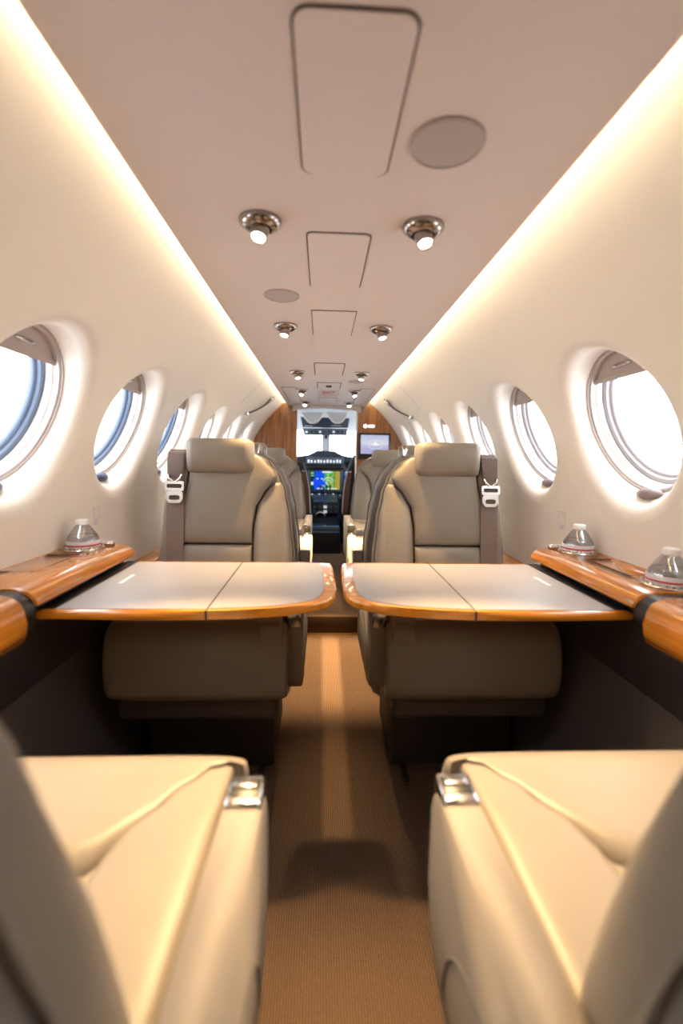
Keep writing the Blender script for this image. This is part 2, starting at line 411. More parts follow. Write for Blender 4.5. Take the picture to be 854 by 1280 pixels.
for sg, lab in ((-1, 'narrow oxygen mask flap along the ceiling edge over the one-bottle side'), (1, 'narrow oxygen mask flap along the ceiling edge over the monitor side')):
    hatch(CX+sg*.26-.045, CX+sg*.26+.045, 3.05, 3.85, .012, lab, .004)
def speaker(x, y, r, label):
    h = thing('ceiling_speaker', label, 'speaker', (x, y, CZ))
    lathe('rim', [(r, .001), (r, -.003), (r-.004, -.005), (r-.006, -.003), (r-.006, .001)], M_SHADE, h, 40)
    lathe('grille', [(0, -.0035), (r-.006, -.0030), (r-.006, 0), (0, 0)], M_GREY, h, 40)
speaker(.128, .704, .054, 'largest round speaker grille in the ceiling beside the big hatch')
speaker(-.165, 1.347, .050, 'small round speaker grille beside the second ceiling hatch')
speaker(.148, 2.77, .045, 'small round speaker grille past the third pair of reading lamps')
ex = thing('exit_sign', 'red exit lettering on a small placard on the ceiling', 'sign', (-.008, 3.30, CZ))
prism('placard', rrect(.15, .28, .01), cx, -.0005, .0015, mat('placard_pale', (.58, .50, .46), .5), ex)
text_part('exit_lettering', 'EXIT', .105, M_RED, ex, Matrix.Translation((0, -.04, -.0022)) @ Matrix.Scale(1.7, 4, (0, 1, 0)) @ Matrix.Rotation(PI, 4, 'X') @ Matrix.Scale(.40, 4, (1, 0, 0)) @ Matrix.Scale(1, 4, (0, 1, 0)))
for i in range(7): box('print_bar', (-.048+.016*i, .09, -.0018), (.010, .05, .0008), M_PALERED, ex)
LPAIR = [(.937, .1575), (1.638, .166), (2.485, .172), (3.15, .178), (3.80, .179)]
WHICH = ['beside the rounded second ceiling hatch', 'beside the square-cornered ceiling hatch', 'beside the third ceiling hatch', 'beside the red exit lettering', 'beside the last ceiling hatch']
AIM = [[(-.25, .60, .5), (.25, .60, .5)], [(-.29, 1.38, .64), (.29, 1.38, .64)], [(.08, 2.06, 0), (-.08, 2.06, 0)], [(-.25, 2.75, .5), (.25, 2.75, .5)], [(-.25, 3.0, .3), (.25, 3.0, .3)]]
def lamp(x, y, aim, label, group, watt, cone=50, blend=.6):
    L = thing('reading_lamp', label, 'lamp', (x, y, CZ), 0, group)
    d = (Vector(aim)-Vector((x, y, CZ-.02))).normalized()
    lathe('bezel', [(.040, .001), (.041, -.003), (.039, -.009), (.033, -.015), (.026, -.018), (.0225, -.017), (.021, -.012), (.020, .0)], M_DCHROME, L, 32, None, (1, .92))
    rot = d.to_track_quat('Z', 'Y').to_matrix().to_4x4(); c = Matrix.Translation((0, 0, -.010)) @ rot
    b = lathe('eyeball', [(0, -.014), (.012, -.012), (.019, -.004), (.020, .004), (.0185, .014), (.0165, .022), (.0165, .029), (.0150, .031), (.0130, .029), (.0130, .024), (0, .024)], M_DCHROME, L, 24, c)
    lathe('lens', [(0, .0275), (.008, .0272), (.0128, .0255), (.0128, .0245), (0, .0245)], M_LENS, b, 20, c)
    sd = bpy.data.lights.new('reading_beam', 'SPOT'); sd.energy = watt; sd.color = (1.0, .66, .31); sd.spot_size = math.radians(cone); sd.spot_blend = blend; sd.shadow_soft_size = .016
    so = bpy.data.objects.new('reading_beam', sd); COL.objects.link(so); so.parent = L
    so.location = Vector((0, 0, -.010))+d*.036; so.rotation_euler = d.to_track_quat('-Z', 'Y').to_euler()
POW = [3.0, 1.7, 7.5, .8, .5]
for i, (y, hx) in enumerate(LPAIR):
    for j, sg in enumerate((-1, 1)):
        lamp(-.012+sg*hx, y, AIM[i][j], f'round chrome reading lamp {WHICH[i]}, on the ' + ('monitor side' if sg > 0 else 'one-bottle side'), 'reading lamps in the ceiling', SPOT_W*POW[i], *((58, 1.0), (56, 1.0), (35, .7), (50, .6), (50, .6))[i])

# grab handles on the arch
for sg, side in ((-1, 'one-bottle'), (1, 'monitor')):
    g = thing('grab_handle', f'dark curved grab handle on the arched wall on the {side} side', 'handle', wpt(sg, 3.22, s_of_z(1.34)))
    O = Vector(g.location); sA, sB = s_of_z(1.415), s_of_z(1.268)
    pts = [wpt(sg, lerp(3.44, 3.12, i/10), lerp(sA, sB, i/10), -.012-.02*math.sin(PI*i/10))-O for i in range(11)]
    tube('bar', pts, [.012, .013, .0115, .009, .008, .007, .0065, .006, .006, .006, .006], mat('dark_bronze', (.09, .075, .065), .3, .7), g)
    for p, s0, y0 in ((pts[0], sA, 3.44), (pts[-1], sB, 3.12)):
        lathe('mount', [(0, -.014), (.013, -.012), (.016, -.004), (.016, .012), (0, .012)], M_CHROME, g, 16, Matrix.Translation(p) )

# ------------------------------------------------------------------ side ledges with cup holders and bottles
def apply_bool(o, cutters):
    for c in cutters:
        md = o.modifiers.new('b', 'BOOLEAN'); md.object = c; md.operation = 'DIFFERENCE'; md.solver = 'EXACT'
    dg = bpy.context.evaluated_depsgraph_get(); me = bpy.data.meshes.new_from_object(o.evaluated_get(dg))
    o.modifiers.clear(); o.data = me
    for c in cutters: bpy.data.objects.remove(c)
LZ = .722
NOSE = [(.63, LZ), (.618, LZ-.0005), (.606, LZ-.004), (.596, LZ-.010), (.588, LZ-.019), (.584, LZ-.028)]
def ledge(sg, cups):
    L = thing('side_ledge', 'glossy wooden side ledge holding ' + ('two bottles' if sg > 0 else 'one bottle') + ' along the cabin wall', 'ledge', (0, 0, 0))
    f = lambda x, z, t: Vector((sg*x, t, z))
    pa = [(.751, LZ)]+NOSE+[(.581, .668), (.582, .650), (.588, .634), (.600, .626), (.66, .624), (.749, .655)]
    pb = [(.751, LZ)]+NOSE+[(.586, .688), (.592, .686), (.749, .686)]
    pc = [(.734, .588), (.668, .588), (.661, .584), (.658, .576), (.658, .556), (.728, .556)]
    A = prism('rear_section', pa, f, Y0+.01, .828, M_WOODY, L, .004); B = prism('table_section', pb, f, .866, 1.325, M_WOODY, L, .005)
    prism('forward_section', pc, f, 1.33, 4.05, M_WOODY, L, .003)
    pg = [(.751, LZ-.004)]+[(x+.006, z-.005) for x, z in NOSE]+[(.590, .66), (.60, .64), (.749, .658)]
    prism('rubber_gap', pg, f, .829, .865, M_BLACK, L)
    box2('table_slot', (sg*.613, .868, .648), (sg*.640, 1.312, .685), M_BLACK, L)
    # inlay lines on the top
    for (x0, y0, x1, y1) in ((.665, .995, .668, 1.17), (.668, 1.168, .748, 1.171), (.668, .995, .748, .998)):
        box2('inlay_line', (sg*x0, y0, LZ-.0002), (sg*x1, y1, LZ+.0004), M_GAP, L)
    for (x, y, sec) in cups:
        bm = bmesh.new(); add_lathe(bm, [(0, .5), (.0465, .5), (.0465, .9), (0, .9)], 32, Matrix.Translation((sg*x, y, 0))); c = finish('cutter', bm, None)
        apply_bool(B, [c])
        h = thing('cup_holder', 'round chrome cup holder let into the ledge ' + ('beside the black seam' if sec == 'S' else 'at the table end') + (' on the two-bottle side' if sg > 0 else ' on the one-bottle side'), 'cup holder', (sg*x, y, LZ))
        lathe('cup', [(0, -.084), (.043, -.084), (.0445, -.08), (.0445, -.002), (.046, .003), (.0505, .003), (.052, .0015), (.052, .0005), (.0462, .0005), (.0460, -.086), (0, -.086)], M_CHROME, h, 36)
        bm = bmesh.new()
        for q in range(28):
            a = 2*PI*q/28; add_box(bm, (.0475*math.cos(a), .0475*math.sin(a), .0055), (.004, .0075, .006), .001, 1, Matrix.Rotation(a, 4, 'Z'))
        finish('knurled_ring', bm, M_CHROME, h)
        b = thing('water_bottle', 'white-capped water bottle in the cup holder ' + ('beside the black ledge seam' if sec == 'S' else 'by the table on the ' + ('two-bottle ledge' if sg > 0 else 'one-bottle ledge')), 'bottle', (sg*x, y, LZ-.0835))
        bo = lathe('bottle_body', [(0, 0), (.034, 0), (.040, .005), (.041, .02), (.0405, .088), (.0412, .104), (.0395, .112), (.035, .121), (.028, .132), (.021, .142), (.0155, .148), (.0145, .152), (.0145, .160), (0, .160)], M_CLEAR, b, 28)
        lathe('label_band', [(.0415, .062), (.0420, .088), (.0424, .098), (.0418, .107), (.040, .107), (.0405, .062)], M_LABELB, b, 28)
        lathe('red_band', [(.0428, .0935), (.0430, .0975), (.0415, .0975), (.0415, .0935)], M_RED, b, 28)
        lathe('ribs', [(.0362, .1165), (.0372, .1175), (.0355, .1195)], M_CLEAR, bo, 28)
        lathe('cap', [(0, .163), (.0150, .163), (.0165, .161), (.0165, .150), (.0150, .149), (0, .149)], M_WHITE, b, 20)
        lathe('water', [(0, .003), (.037, .004), (.0385, .02), (.0385, .095), (0, .095)], mat('water_dim', (.20, .19, .20), .05, spec=.8), b, 24)
        if sec == 'B':
            s = thing('ledge_switch', 'small chrome switch block beside the cup holder on the ' + ('two-bottle ledge' if sg > 0 else 'one-bottle ledge'), 'switch', (sg*.657, y+.053, LZ))
            box2('plate', (-.020, -.009, 0), (.020, .009, .005), M_CHROME, s, .002)
            for q in (-.011, .0, .011): box2('button', (q-.004, -.006, .004), (q+.004, .006, .010), M_WHITE, s, .001)
    return L
ledge(-1, [(.696, 1.255, 'B')]); ledge(1, [(.696, 1.265, 'B'), (.699, .921, 'S')])
# small etched placards on the wall above each ledge
for sg, lab in ((-1, 'faint white printed placard on the wall above the single bottle'), (1, 'faint white printed placard on the wall between bottle and window')):
    yy = 1.44 if sg < 0 else 1.46
    s0 = s_of_z(.79); bm = bmesh.new()
    p = thing('wall_placard', lab, 'placard', wpt(sg, yy, s0)); O = Vector(p.location)
    f = lambda a, b, d: wpt(sg, yy+a, s0+b, -d)-O
    prism('plate', rrect(.042, .062, .004), f, .0, .0015, mat('placard_film', (.80, .77, .72), .3), p)
    bm = bmesh.new(); ring_prism(bm, rrect(.036, .040, .004), rrect(.031, .035, .003), lambda a, b, d: f(a, b+.007, d), .0012, .0022); finish('printed_frame', bm, mat('print_grey', (.60, .60, .66), .4), p)
    for q in range(3): prism('print_line', rrect(.026, .004, .001), lambda a, b, d, q=q: f(a, b-.018-.0*q+.009*q*-.6, d), .0012, .0022, mat('print_grey', (.60, .60, .66), .4), p)

# ------------------------------------------------------------------ folding tables
def table(sg):
    t = thing('folding_table', 'fold-out table with taupe leather top and orange wood rim on the ' + ('two-bottle side' if sg > 0 else 'one-bottle side'), 'table', (0, 0, .67))
    def crv(off):
        o = off
        return [(.608, .892+o), (.40, .891+o), (.275, .894+o), (.20, .902+o), (.13, .916+o), (.085, .930+o), (.052+.5*o, .946+.9*o), (.028+.8*o, .968+.6*o), (.014+o, .998+.3*o), (.008+o, 1.05),
                (.0095+o, 1.20), (.014+o, 1.305-.5*o), (.020+o, 1.322-.8*o), (.033+o, 1.330-o), (.10, 1.332-o), (.608, 1.332-o)]
    f = lambda x, y, z: Vector((sg*x, y, z))
    prism('wood_rim', crv(0), f, -.019, 0, M_WOODX, t, .006, 3)
    inn = [(x+(.010 if x < .06 else 0), y-(.009 if y < .95 and x > .1 else 0)) for x, y in crv(.020)]
    def clip(pts, xa, xb):
        out = []
        for i in range(len(pts)):
            p, q = pts[i], pts[(i+1) % len(pts)]
            for lim in (xa, xb):
                pass
            out.append(p)
            for lim in sorted((xa, xb), reverse=p[0] > q[0]):
                if (p[0]-lim)*(q[0]-lim) < 0: k = (lim-p[0])/(q[0]-p[0]); out.append((lim, p[1]+k*(q[1]-p[1])))
        return [p for p in out if xa-1e-6 <= p[0] <= xb+1e-6]
    prism('leather_leaf', clip(inn, 0, .2735), f, -.004, .0018, M_TTOP, t, .001, 1)
    inner = prism('leather_leaf', clip([(x, y+(-.001)) for x, y in inn], .2765, .574), f, -.004, .0018, M_TTOP, t, .001, 1)
    box2('hinge_gap', (sg*.2735, .889, -.0195), (sg*.2765, 1.3335, .0008), M_GAP, t)
    box2('hinge_seal', (sg*.5745, .906, -.004), (sg*.606, 1.318, .0022), M_BLACK, t, .001)
    box2('white_strip', (sg*.522, 1.085, .0015), (sg*.531, 1.165, .0022), M_WHITE, inner)
    box2('support_arm', (sg*.30, .95, -.034), (sg*.638, .98, -.0192), M_BLACK, t, .003); box2('support_arm', (sg*.30, 1.20, -.034), (sg*.638, 1.23, -.0192), M_BLACK, t, .003)
table(-1); table(1)

# ------------------------------------------------------------------ seats
def seat(loc, rz, a, label, recline=9.0, belt=True, near=0.0):
    """facing local -y; a = +1/-1: on which local x side the aisle lies"""
    s = thing('leather_armchair', label, 'armchair', loc, rz, 'taupe leather cabin seats')
    r = math.radians(recline); Wv = Vector((0, math.sin(r), math.cos(r))); Nv = Vector((0, -math.cos(r), math.sin(r))); O = Vector((0, -near, .50)); ext, lift = (.035, .012) if near else (0, 0)
    def B(u, w, n): return O+Vector((a*u, 0, 0))+Wv*w+Nv*n
    UA = [(-.12, .238), (.0, .240), (.12, .236), (.26, .222), (.36, .204), (.42, .182), (.47, .142), (.505, .09)]
    UW = [(-.12, -.246), (.12, -.243), (.30, -.230), (.42, -.212), (.465, -.200), (.492, -.178), (.505, -.14)]
    ua = lambda w: interp(UA, w-(.05 if near and w < .49 else 0)); uw = lambda w: max(interp(UW, w), -.172 if near else -1)
    # shell: rounded section lofted up the back
    rings = []
    NWW = 26
    for j in range(NWW+1):
        w = lerp(-.12, .505, .5-.5*math.cos(PI*(j/NWW)**1.0) if False else 1-(1-j/NWW)**1.5); th = .105 if w < .40 else .105-.05*((w-.40)/.105)**2
        cu, hu = (ua(w)+uw(w))/2, (ua(w)-uw(w))/2; ring = []
        for k in range(36):
            t = 2*PI*k/36; c, sn = math.cos(t), math.sin(t); e = .32
            ring.append(B(cu+hu*math.copysign(abs(c)**e, c), w, -th/2+th/2*math.copysign(abs(sn)**e, sn)))
        rings.append(ring)
    bm = bmesh.new(); add_loft(bm, rings); finish('backrest_shell', bm, M_LEA2, s, angle=70)
    SEAM = [(-.12, .092), (.22, .092), (.30, .102), (.35, .125), (.385, .155), (.40, .180)]
    sh = .07 if near else 0
    seam = lambda w: interp(SEAM, w-sh) if w-sh > .2 else .092
    pb = pillow('side_bolster', lambda w: seam(w)+.002, lambda w: max(ua(w)-.006, seam(w)+.01), -.06, .392+sh, lambda u, w, h: B(u, w, h), lambda w: lerp(.075 if near else .060, .055 if near else .022, max(0, min(1, (w)/.38))), M_LEA, s, 2.6)
    pillow('upper_pad', lambda w: uw(w)+.078, lambda w: min(seam(w)-.002, ua(w)-.012), .172, .496, lambda u, w, h: B(u, w, h), .036, M_LEA, s, 6)
    pillow('lower_pad', lambda w: -.166, lambda w: .090, -.07, .169, lambda u, w, h: B(u, w, h), .036, M_LEA, s, 5)
    pillow('wall_bolster', lambda w: uw(w)+.008, lambda w: uw(w)+.076, -.06, .484, lambda u, w, h: B(u, w, h), .030, M_LEA, s, 3)
    tube('shell_piping', [B(ua(w)+.001, w, -.018) for w in [lerp(-.08, .47, i/22) for i in range(23)]], .0035, M_ARM, s, 6)
    # headrest
    rings = []
    for j in range(17):
        t = -1+2*j/16; e = (1-abs(t)**5)**.2 if abs(t) < 1 else 0; e = max(e, .30); u = -.022+.116*t; ring = []
        for k in range(28):
            th = 2*PI*k/28; c, sn = math.cos(th), math.sin(th)
            hh = .060*(e*.22+.78)*math.copysign(abs(c)**.66, c); dd = .050*e*math.copysign(abs(sn)**.7, sn)
            ring.append(B(u, .478+hh, .030+dd+.012*(hh/.06)))
        rings.append(ring)
    bm = bmesh.new(); add_loft(bm, rings); hd = finish('headrest', bm, M_LEA, s, angle=80)
    tube('headrest_post', [B(.075, .40, -.045), B(.075, .48, -.045), B(.075, .525, -.02), B(.075, .53, .0)], .010, M_CHROME, hd)
    # cushion
    zt = .525
    box2('cushion_body', (a*(-.17 if near else -.212), -.44, .34), (a*.232, .03, zt-.012), M_LEA, s, .02, 3)
    C = lambda u, y, h: Vector((a*u, y, zt-.014+h))
    CS = [(-.44, .222), (-.38, .205), (-.32, .165), (-.27, .128), (-.22, .105), (.05, .098)]
    cs = lambda y: interp(CS, y)
    pillow('cushion_bolster', lambda y: cs(y)+.001-interp([(-.32, .045), (-.24, .0)], y), lambda y: .236, -.462, .02, C, .046, M_LEA, s, 8)
    pillow('cushion_centre', lambda y: -.212, lambda y: cs(y)-.002, -.34, .02, C, .034, M_LEA, s, 8)
    rings = []; NU = 30
    for j in range(NU+1):
        t = -1+2*j/NU; t = math.sin(t*PI/2); u = lerp(-.216, .250, (t+1)/2); e = max(0, 1-abs(t)**6)**(1/6.); k = lerp(.80, 1, e)
        yb = -.262 if u < .06 else -interp([(.06, .262), (.10, .275), (.14, .31), (.18, .365), (.21, .405), (.235, .418), (.27, .42)], u)
        sec = [(-.43, .335), (-.452, .345), (-.466, .37), (-.472, .41), (-.470, .46), (-.460, .505), (-.443, .535), (-.415, .548)]
        m_ = 8
        for i in range(1, m_+1):
            q = i/m_; sec.append((lerp(-.415, yb, q), .548-.001*q-.016*max(0, (q-.80)/.20)**2))
        sec += [(yb+.003, .50), (lerp(yb, -.43, .5), .42)]
        rings.append([Vector((a*u, -.40+(y+.40)*k-ext*max(0, min(1, (-y-.25)/.15)), .44+(z-.44)*k+lift)) for y, z in sec])
    bm = bmesh.new(); add_loft(bm, rings); finish('front_roll', bm, M_LEA, s, angle=75)
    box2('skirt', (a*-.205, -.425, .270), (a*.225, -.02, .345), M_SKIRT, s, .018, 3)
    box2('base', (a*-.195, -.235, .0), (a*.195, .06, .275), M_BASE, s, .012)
    box2('floor_rail', (a*.150, -.33, .0), (a*.165, .10, .014), M_CHROME, s)
    # aisle armrest
    ol = [(.06, .574), (-.20, .570), (-.365, .566), (-.388, .559), (-.399, .545), (-.403, .52), (-.403, .42), (-.399, .385), (-.386, .355), (-.360, .335), (-.31, .328), (.06, .318)]
    arm = prism('armrest', ol, lambda y, z, t: Vector((a*t, y, z)), .238, .287, M_ARM, s, .008, 3)
    gl = [(.05, .50), (-.10, .495), (-.20, .48), (-.27, .45), (-.305, .41), (-.315, .37), (-.316, .345)]
    tube('side_groove', [Vector((a*.2868, y, z)) for y, z in catmull(gl, 4)], .003, M_LEA2, arm, 6)
    box2('end_cap', (a*.2395, -.4045, .522), (a*.2855, -.350, .572), M_CHROME, arm, .006, 3)
    box2('cap_recess', (a*.2440, -.394, .564), (a*.2810, -.364, .5735), M_BLACK, arm, .002)
    box2('cap_tab', (a*.2480, -.388, .568), (a*.2770, -.376, .576), M_CHROME, arm, .002)
    # wall-side armrest, low
    if not near: box2('inner_armrest', (a*-.246, -.30, .42), (a*-.218, .05, .575), M_ARM, s, .012, 3)
    # shoulder belt
    uc = -.135 if near else -.172; pts = [(.40, -.09), (.455, -.085), (.497, -.050), (.500, -.005), (.486, .026)]+[(lerp(.46, -.04, i/12), .0355) for i in range(13)]
    bm = bmesh.new(); hw = .030
    def uu(w): return uc-.004*max(0, (w-.1))/.4
    add_grid(bm, [[B(uu(w)-hw, w, n), B(uu(w), w, n+.002), B(uu(w)+hw, w, n)] for w, n in pts]); add_grid(bm, [[B(uu(w)-hw, w, n-.002), B(uu(w)+hw, w, n-.002)] for w, n in pts])
    bl = finish('shoulder_belt', bm, M_STRAP, s, angle=75)
    if belt:
        bk = lambda p, q, t: B(uu(.37)+p, .37+q, .040+t)
        bm = bmesh.new(); ring_prism(bm, rrect(.066, .034, .006), rrect(.050, .014, .004), bk, .0, .012); b1 = finish('belt_buckle', bm, M_BUCKLE, bl)
        bk2 = lambda p, q, t: B(uu(.33)+p*(1-.10*(q < -.01)), .333+q, .040+t)
        bm = bmesh.new(); ring_prism(bm, rrect(.058, .044, .014), [(x*.62, y*.36-.003) for x, y in rrect(.058, .044, .014)], bk2, .001, .009); finish('belt_tongue', bm, M_BUCKLE, bl)
        for q in (-1, 1): tube('belt_hook', [bk(q*.022, .040, .004), bk(q*.019, .026, .010), bk(q*.006, .016, .010)], .0045, M_BUCKLE, bl, 8)
        # upper strap loop, darker and folded over
        bm = bmesh.new(); add_grid(bm, [[B(uu(w)-h_, w, n), B(uu(w)+h_, w, n)] for w, n, h_ in ((.502, -.03, .029), (.506, .002, .029), (.487, .034, .029), (.45, .042, .028), (.42, .043, .024), (.402, .043, .016))]); finish('upper_strap', bm, mat('belt_dark', (.15, .11, .10), .7), bl)
    # lap belt lying on the cushion
    if near: return s
    bm = bmesh.new(); add_grid(bm, [[Vector((a*u, y-.022, z)), Vector((a*u, y+.022, z+.004))] for u, y, z in ((-.21, -.10, .552), (-.16, -.14, .547), (-.10, -.20, .546), (-.03, -.27, .549), (.02, -.30, .552), (.09, -.30, .553), (.15, -.25, .560), (.19, -.19, .562), (.23, -.14, .560))])
    lb = finish('lap_belt', bm, M_STRAP, s, angle=75)
    box2('lap_buckle', (a*.005, -.345, .553), (a*.060, -.305, .566), M_CHROME, lb, .004)
    return s
SX = .38
seat((-SX, 1.585, 0), 0, 1, 'taupe leather seat facing the table on the one-bottle side, back to the cockpit')
seat((SX, 1.585, 0), 0, -1, 'taupe leather seat facing the table on the two-bottle side, back to the cockpit')
seat((-.398, .145, 0), PI, -1, 'forward-facing cream-lit leather seat behind the table on the one-bottle side', 13, near=.11)
seat((.392, .145, 0), PI, 1, 'forward-facing cream-lit leather seat behind the table on the two-bottle side', 13, near=.135)
seat((-SX, 2.03, 0), PI, -1, 'forward-facing leather seat back to back with the table seat on the one-bottle side')
seat((SX, 2.03, 0), PI, 1, 'forward-facing leather seat back to back with the table seat on the two-bottle side')
seat((-.398, 3.16, 0), 0, 1, 'front-row leather seat below the wood panel without a monitor')
seat((.398, 3.16, 0), 0, -1, 'front-row leather seat below the wood panel with the monitor')

# ------------------------------------------------------------------ front partitions
def partition(sg, xin, label):
    p = thing('cabin_partition', label, 'partition', (0, 4.10, 0))
    sv = [lerp(0, SMAX-.24, i/24) for i in range(25)]
    pts = [(xin, 0), (.64, 0), (.66, .62)]+[(P(s).x-.001, P(s).y) for s in sv if P(s).y > .66]
    pts = [q for q in pts if q[1] < 1.475]; pts += [(xin, 1.478)]
    prism('veneer_panel', pts, lambda x, z, t: Vector((sg*x, t, z)), 0, .035, M_WOODZ, p)
    box2('edge_trim', (sg*(xin-.012), -.006, 0), (sg*xin, .04, 1.425), M_TRIMW if sg > 0 else M_WOODZ, p, .003)  # right edge coloured white to stand for the light along it
    return p
partition(-1, .285, 'wooden partition with glossy veneer on the side without a monitor'); partition(1, .262, 'wooden partition carrying the small monitor')
hd = thing('doorway_header', 'curved grey header over the cockpit doorway', 'header', (-.012, 4.07, 1.43))
prism('header_body', [(-.30, 0), (.30, 0), (.30, -.055), (.27, -.045), (.22, -.033), (.12, -.026), (0, -.024), (-.12, -.026), (-.22, -.033), (-.27, -.045), (-.30, -.055)], lambda x, z, t: Vector((x, t, z)), 0, .03, M_CEIL, hd, .004)

def emis_mat(name, builder):
    m = bpy.data.materials.new(name); m.use_nodes = True; nt = m.node_tree; nt.nodes.clear()
    out = nt.nodes.new('ShaderNodeOutputMaterial'); e = nt.nodes.new('ShaderNodeEmission'); tc = nt.nodes.new('ShaderNodeTexCoord')
    builder(nt, tc, e); nt.links.new(e.outputs[0], out.inputs[0]); return m
def film(nt, tc, e):
    sp = nt.nodes.new('ShaderNodeSeparateXYZ'); nt.links.new(tc.outputs['Generated'], sp.inputs[0])
    cr = nt.nodes.new('ShaderNodeValToRGB'); el = cr.color_ramp.elements
    el[0].color = (.44, .42, .80, 1); el[1].color = (.55, .60, .90, 1)
    for p, c in ((.30, (.50, .48, .86, 1)), (.46, (.62, .62, .92, 1)), (.54, (.80, .84, .97, 1)), (.75, (.66, .70, .93, 1))): q = el.new(p); q.color = c
    nt.links.new(sp.outputs[2], cr.inputs[0])
    n = nt.nodes.new('ShaderNodeTexNoise'); n.inputs['Scale'].default_value = 7; nt.links.new(tc.outputs['Generated'], n.inputs['Vector'])
    mx = nt.nodes.new('ShaderNodeMix'); mx.data_type = 'RGBA'; mx.blend_type = 'SCREEN'; mx.inputs[0].default_value = .35
    nt.links.new(cr.outputs[0], mx.inputs[6]); nt.links.new(n.outputs[0], mx.inputs[7]); nt.links.new(mx.outputs[2], e.inputs[0]); e.inputs[1].default_value = .42
mo = thing('wall_monitor', 'small black-framed monitor with a pale lavender picture on the wood partition', 'monitor', (.418, 4.10, 1.09))
box2('bezel', (-.140, -.030, -.098), (.140, 0, .112), M_BLACK, mo, .006)
scr = box2('screen', (-.125, -.032, -.072), (.122, -.0295, .094), emis_mat('film_screen', film), mo)
glow = emis_mat('screen_white', lambda nt, tc, e: (setattr(e.inputs[0], 'default_value', (.93, .94, 1, 1)), setattr(e.inputs[1], 'default_value', .5)))
prism('plane_picture', [(-.045, .0), (-.012, .012), (0, .035), (.012, .012), (.045, .0), (.035, -.006), (.010, -.010), (0, -.016), (-.010, -.010), (-.035, -.006)], lambda x, z, t: Vector((x+.005, t, z+.012)), -.0335, -.032, glow, scr)
bm = bmesh.new(); ring_prism(bm, [(x*1.0, y) for x, y in rrect(.125, .078, .038, 8)], rrect(.119, .072, .035, 8), lambda x, z, t: Vector((x+.005, t, z+.012)), -.0328, -.032); finish('ring_picture', bm, glow, scr)
box2('mount_bar', (-.150, -.045, -.118), (.150, 0, -.096), M_BLACK, mo, .004)
sg_ = thing('cabin_sign', 'tiny lit white sign with a dot and a bar above the monitor', 'sign', (.352, 4.10, 1.262))
box2('sign_plate', (-.042, -.008, -.022), (.070, 0, .022), M_BLACK if False else M_WOODZ, sg_, .002)
lit = mat('sign_lit', (1, 1, 1), .4, emit=(1, .97, .92), estr=1.3)
lathe('lit_dot', [(0, -.011), (.016, -.011), (.016, -.007), (0, -.007)], lit, sg_, 20, Matrix.Rotation(-PI/2, 4, 'X') @ Matrix.Scale(1, 4) if False else Matrix.Translation((-.020, 0, 0)) @ Matrix.Rotation(-PI/2, 4, 'X'))
box2('lit_bar', (.008, -.010, -.010), (.060, -.007, .010), lit, sg_, .002)

# ------------------------------------------------------------------ cockpit
ck = struct(empty('wall_front', (0, 4.15, 0)))
def ckpart(name, pts, mm):        # pts: rows of world points
    bm = bmesh.new(); add_grid(bm, [[Vector(p)-Vector((0, 4.15, 0)) for p in r] for r in pts]); return finish(name, bm, mm, ck)
for sg in (-1, 1):
    ckpart('cockpit_side', [[(sg*.72, 4.14, 0), (sg*.72, 4.14, .95), (sg*.66, 4.14, 1.15)], [(sg*.66, 5.35, 0), (sg*.66, 5.35, .95), (sg*.60, 5.35, 1.15)], [(sg*.55, 5.75, 0), (sg*.55, 5.75, .93), (sg*.50, 5.65, 1.0)]], M_PALE)
    ckpart('side_roof', [[(sg*.62, 4.14, 1.27), (sg*.45, 4.14, 1.44), (0, 4.14, 1.49)], [(sg*.58, 4.9, 1.27), (sg*.42, 4.9, 1.42), (0, 4.9, 1.47)], [(sg*.52, 5.42, 1.25), (sg*.36, 5.42, 1.29), (0, 5.42, 1.31)]], M_PALE)
    ckpart('window_post', [[(sg*.52, 5.40, 1.26), (sg*.50, 5.44, 1.26)], [(sg*.58, 5.62, .94), (sg*.555, 5.66, .94)]], M_DASH2)
    b = bmesh.new(); ring = [(sg*.03, 5.43, 1.30), (sg*.50, 5.42, 1.26), (sg*.55, 5.66, .94), (sg*.03, 5.72, .95)]
    b.faces.new([b.verts.new(Vector(p)-Vector((0, 4.15, 0))) for p in ring]); finish('windshield_pane', b, M_GLASS, ck)
box2('centre_post', (-.050, 1.26, .94), (.034, 1.31, 1.32), mat('post_pale', (.62, .66, .70), .5), ck, .006)
for _x in (-.052, .032): box2('post_edge', (_x, 1.255, .94), (_x+.006, 1.312, 1.32), M_DASH2, ck)
box2('compass', (-.024, 1.22, 1.20), (.010, 1.262, 1.245), M_BLACK, ck, .006)
box2('nose_wall', (-.6, 1.58, 0), (.6, 1.62, .95), M_DASH, ck)
def ATL(px, py, y, o): return at(px, py, y)-o
def pbox(name, x0, y0, x1, y1, Y, dep, mm, par, O, bev=.003):
    p, q = at(x0, y0, Y)-O, at(x1, y1, Y)-O
    return box2(name, (p.x, p.y, q.z), (q.x, p.y+dep, p.z), mm, par, bev)
YP = 5.15; O = Vector((-.01, YP, .60))
ip = thing('instrument_panel', 'dark cockpit instrument panel with three lit displays below the windshield', 'panel', O)
hump = [(-.60, .30), (-.30, .318), (-.19, .325), (-.14, .36), (-.10, .385), (.10, .385), (.14, .36), (.19, .325), (.30, .318), (.60, .30), (.60, .26), (-.60, .26)]
prism('glareshield', hump, lambda x, z, t: Vector((x, t, z+.07)), -.02, .30, M_DASH, ip, .01)
box2('panel_board', (-.60, .0, -.60), (.60, .03, .33), M_DASH, ip, .004)
an = pbox('annunciator_strip', 383, 571, 430, 581, YP, .03, M_DASH2, ip, O+Vector((0, .04, 0)))
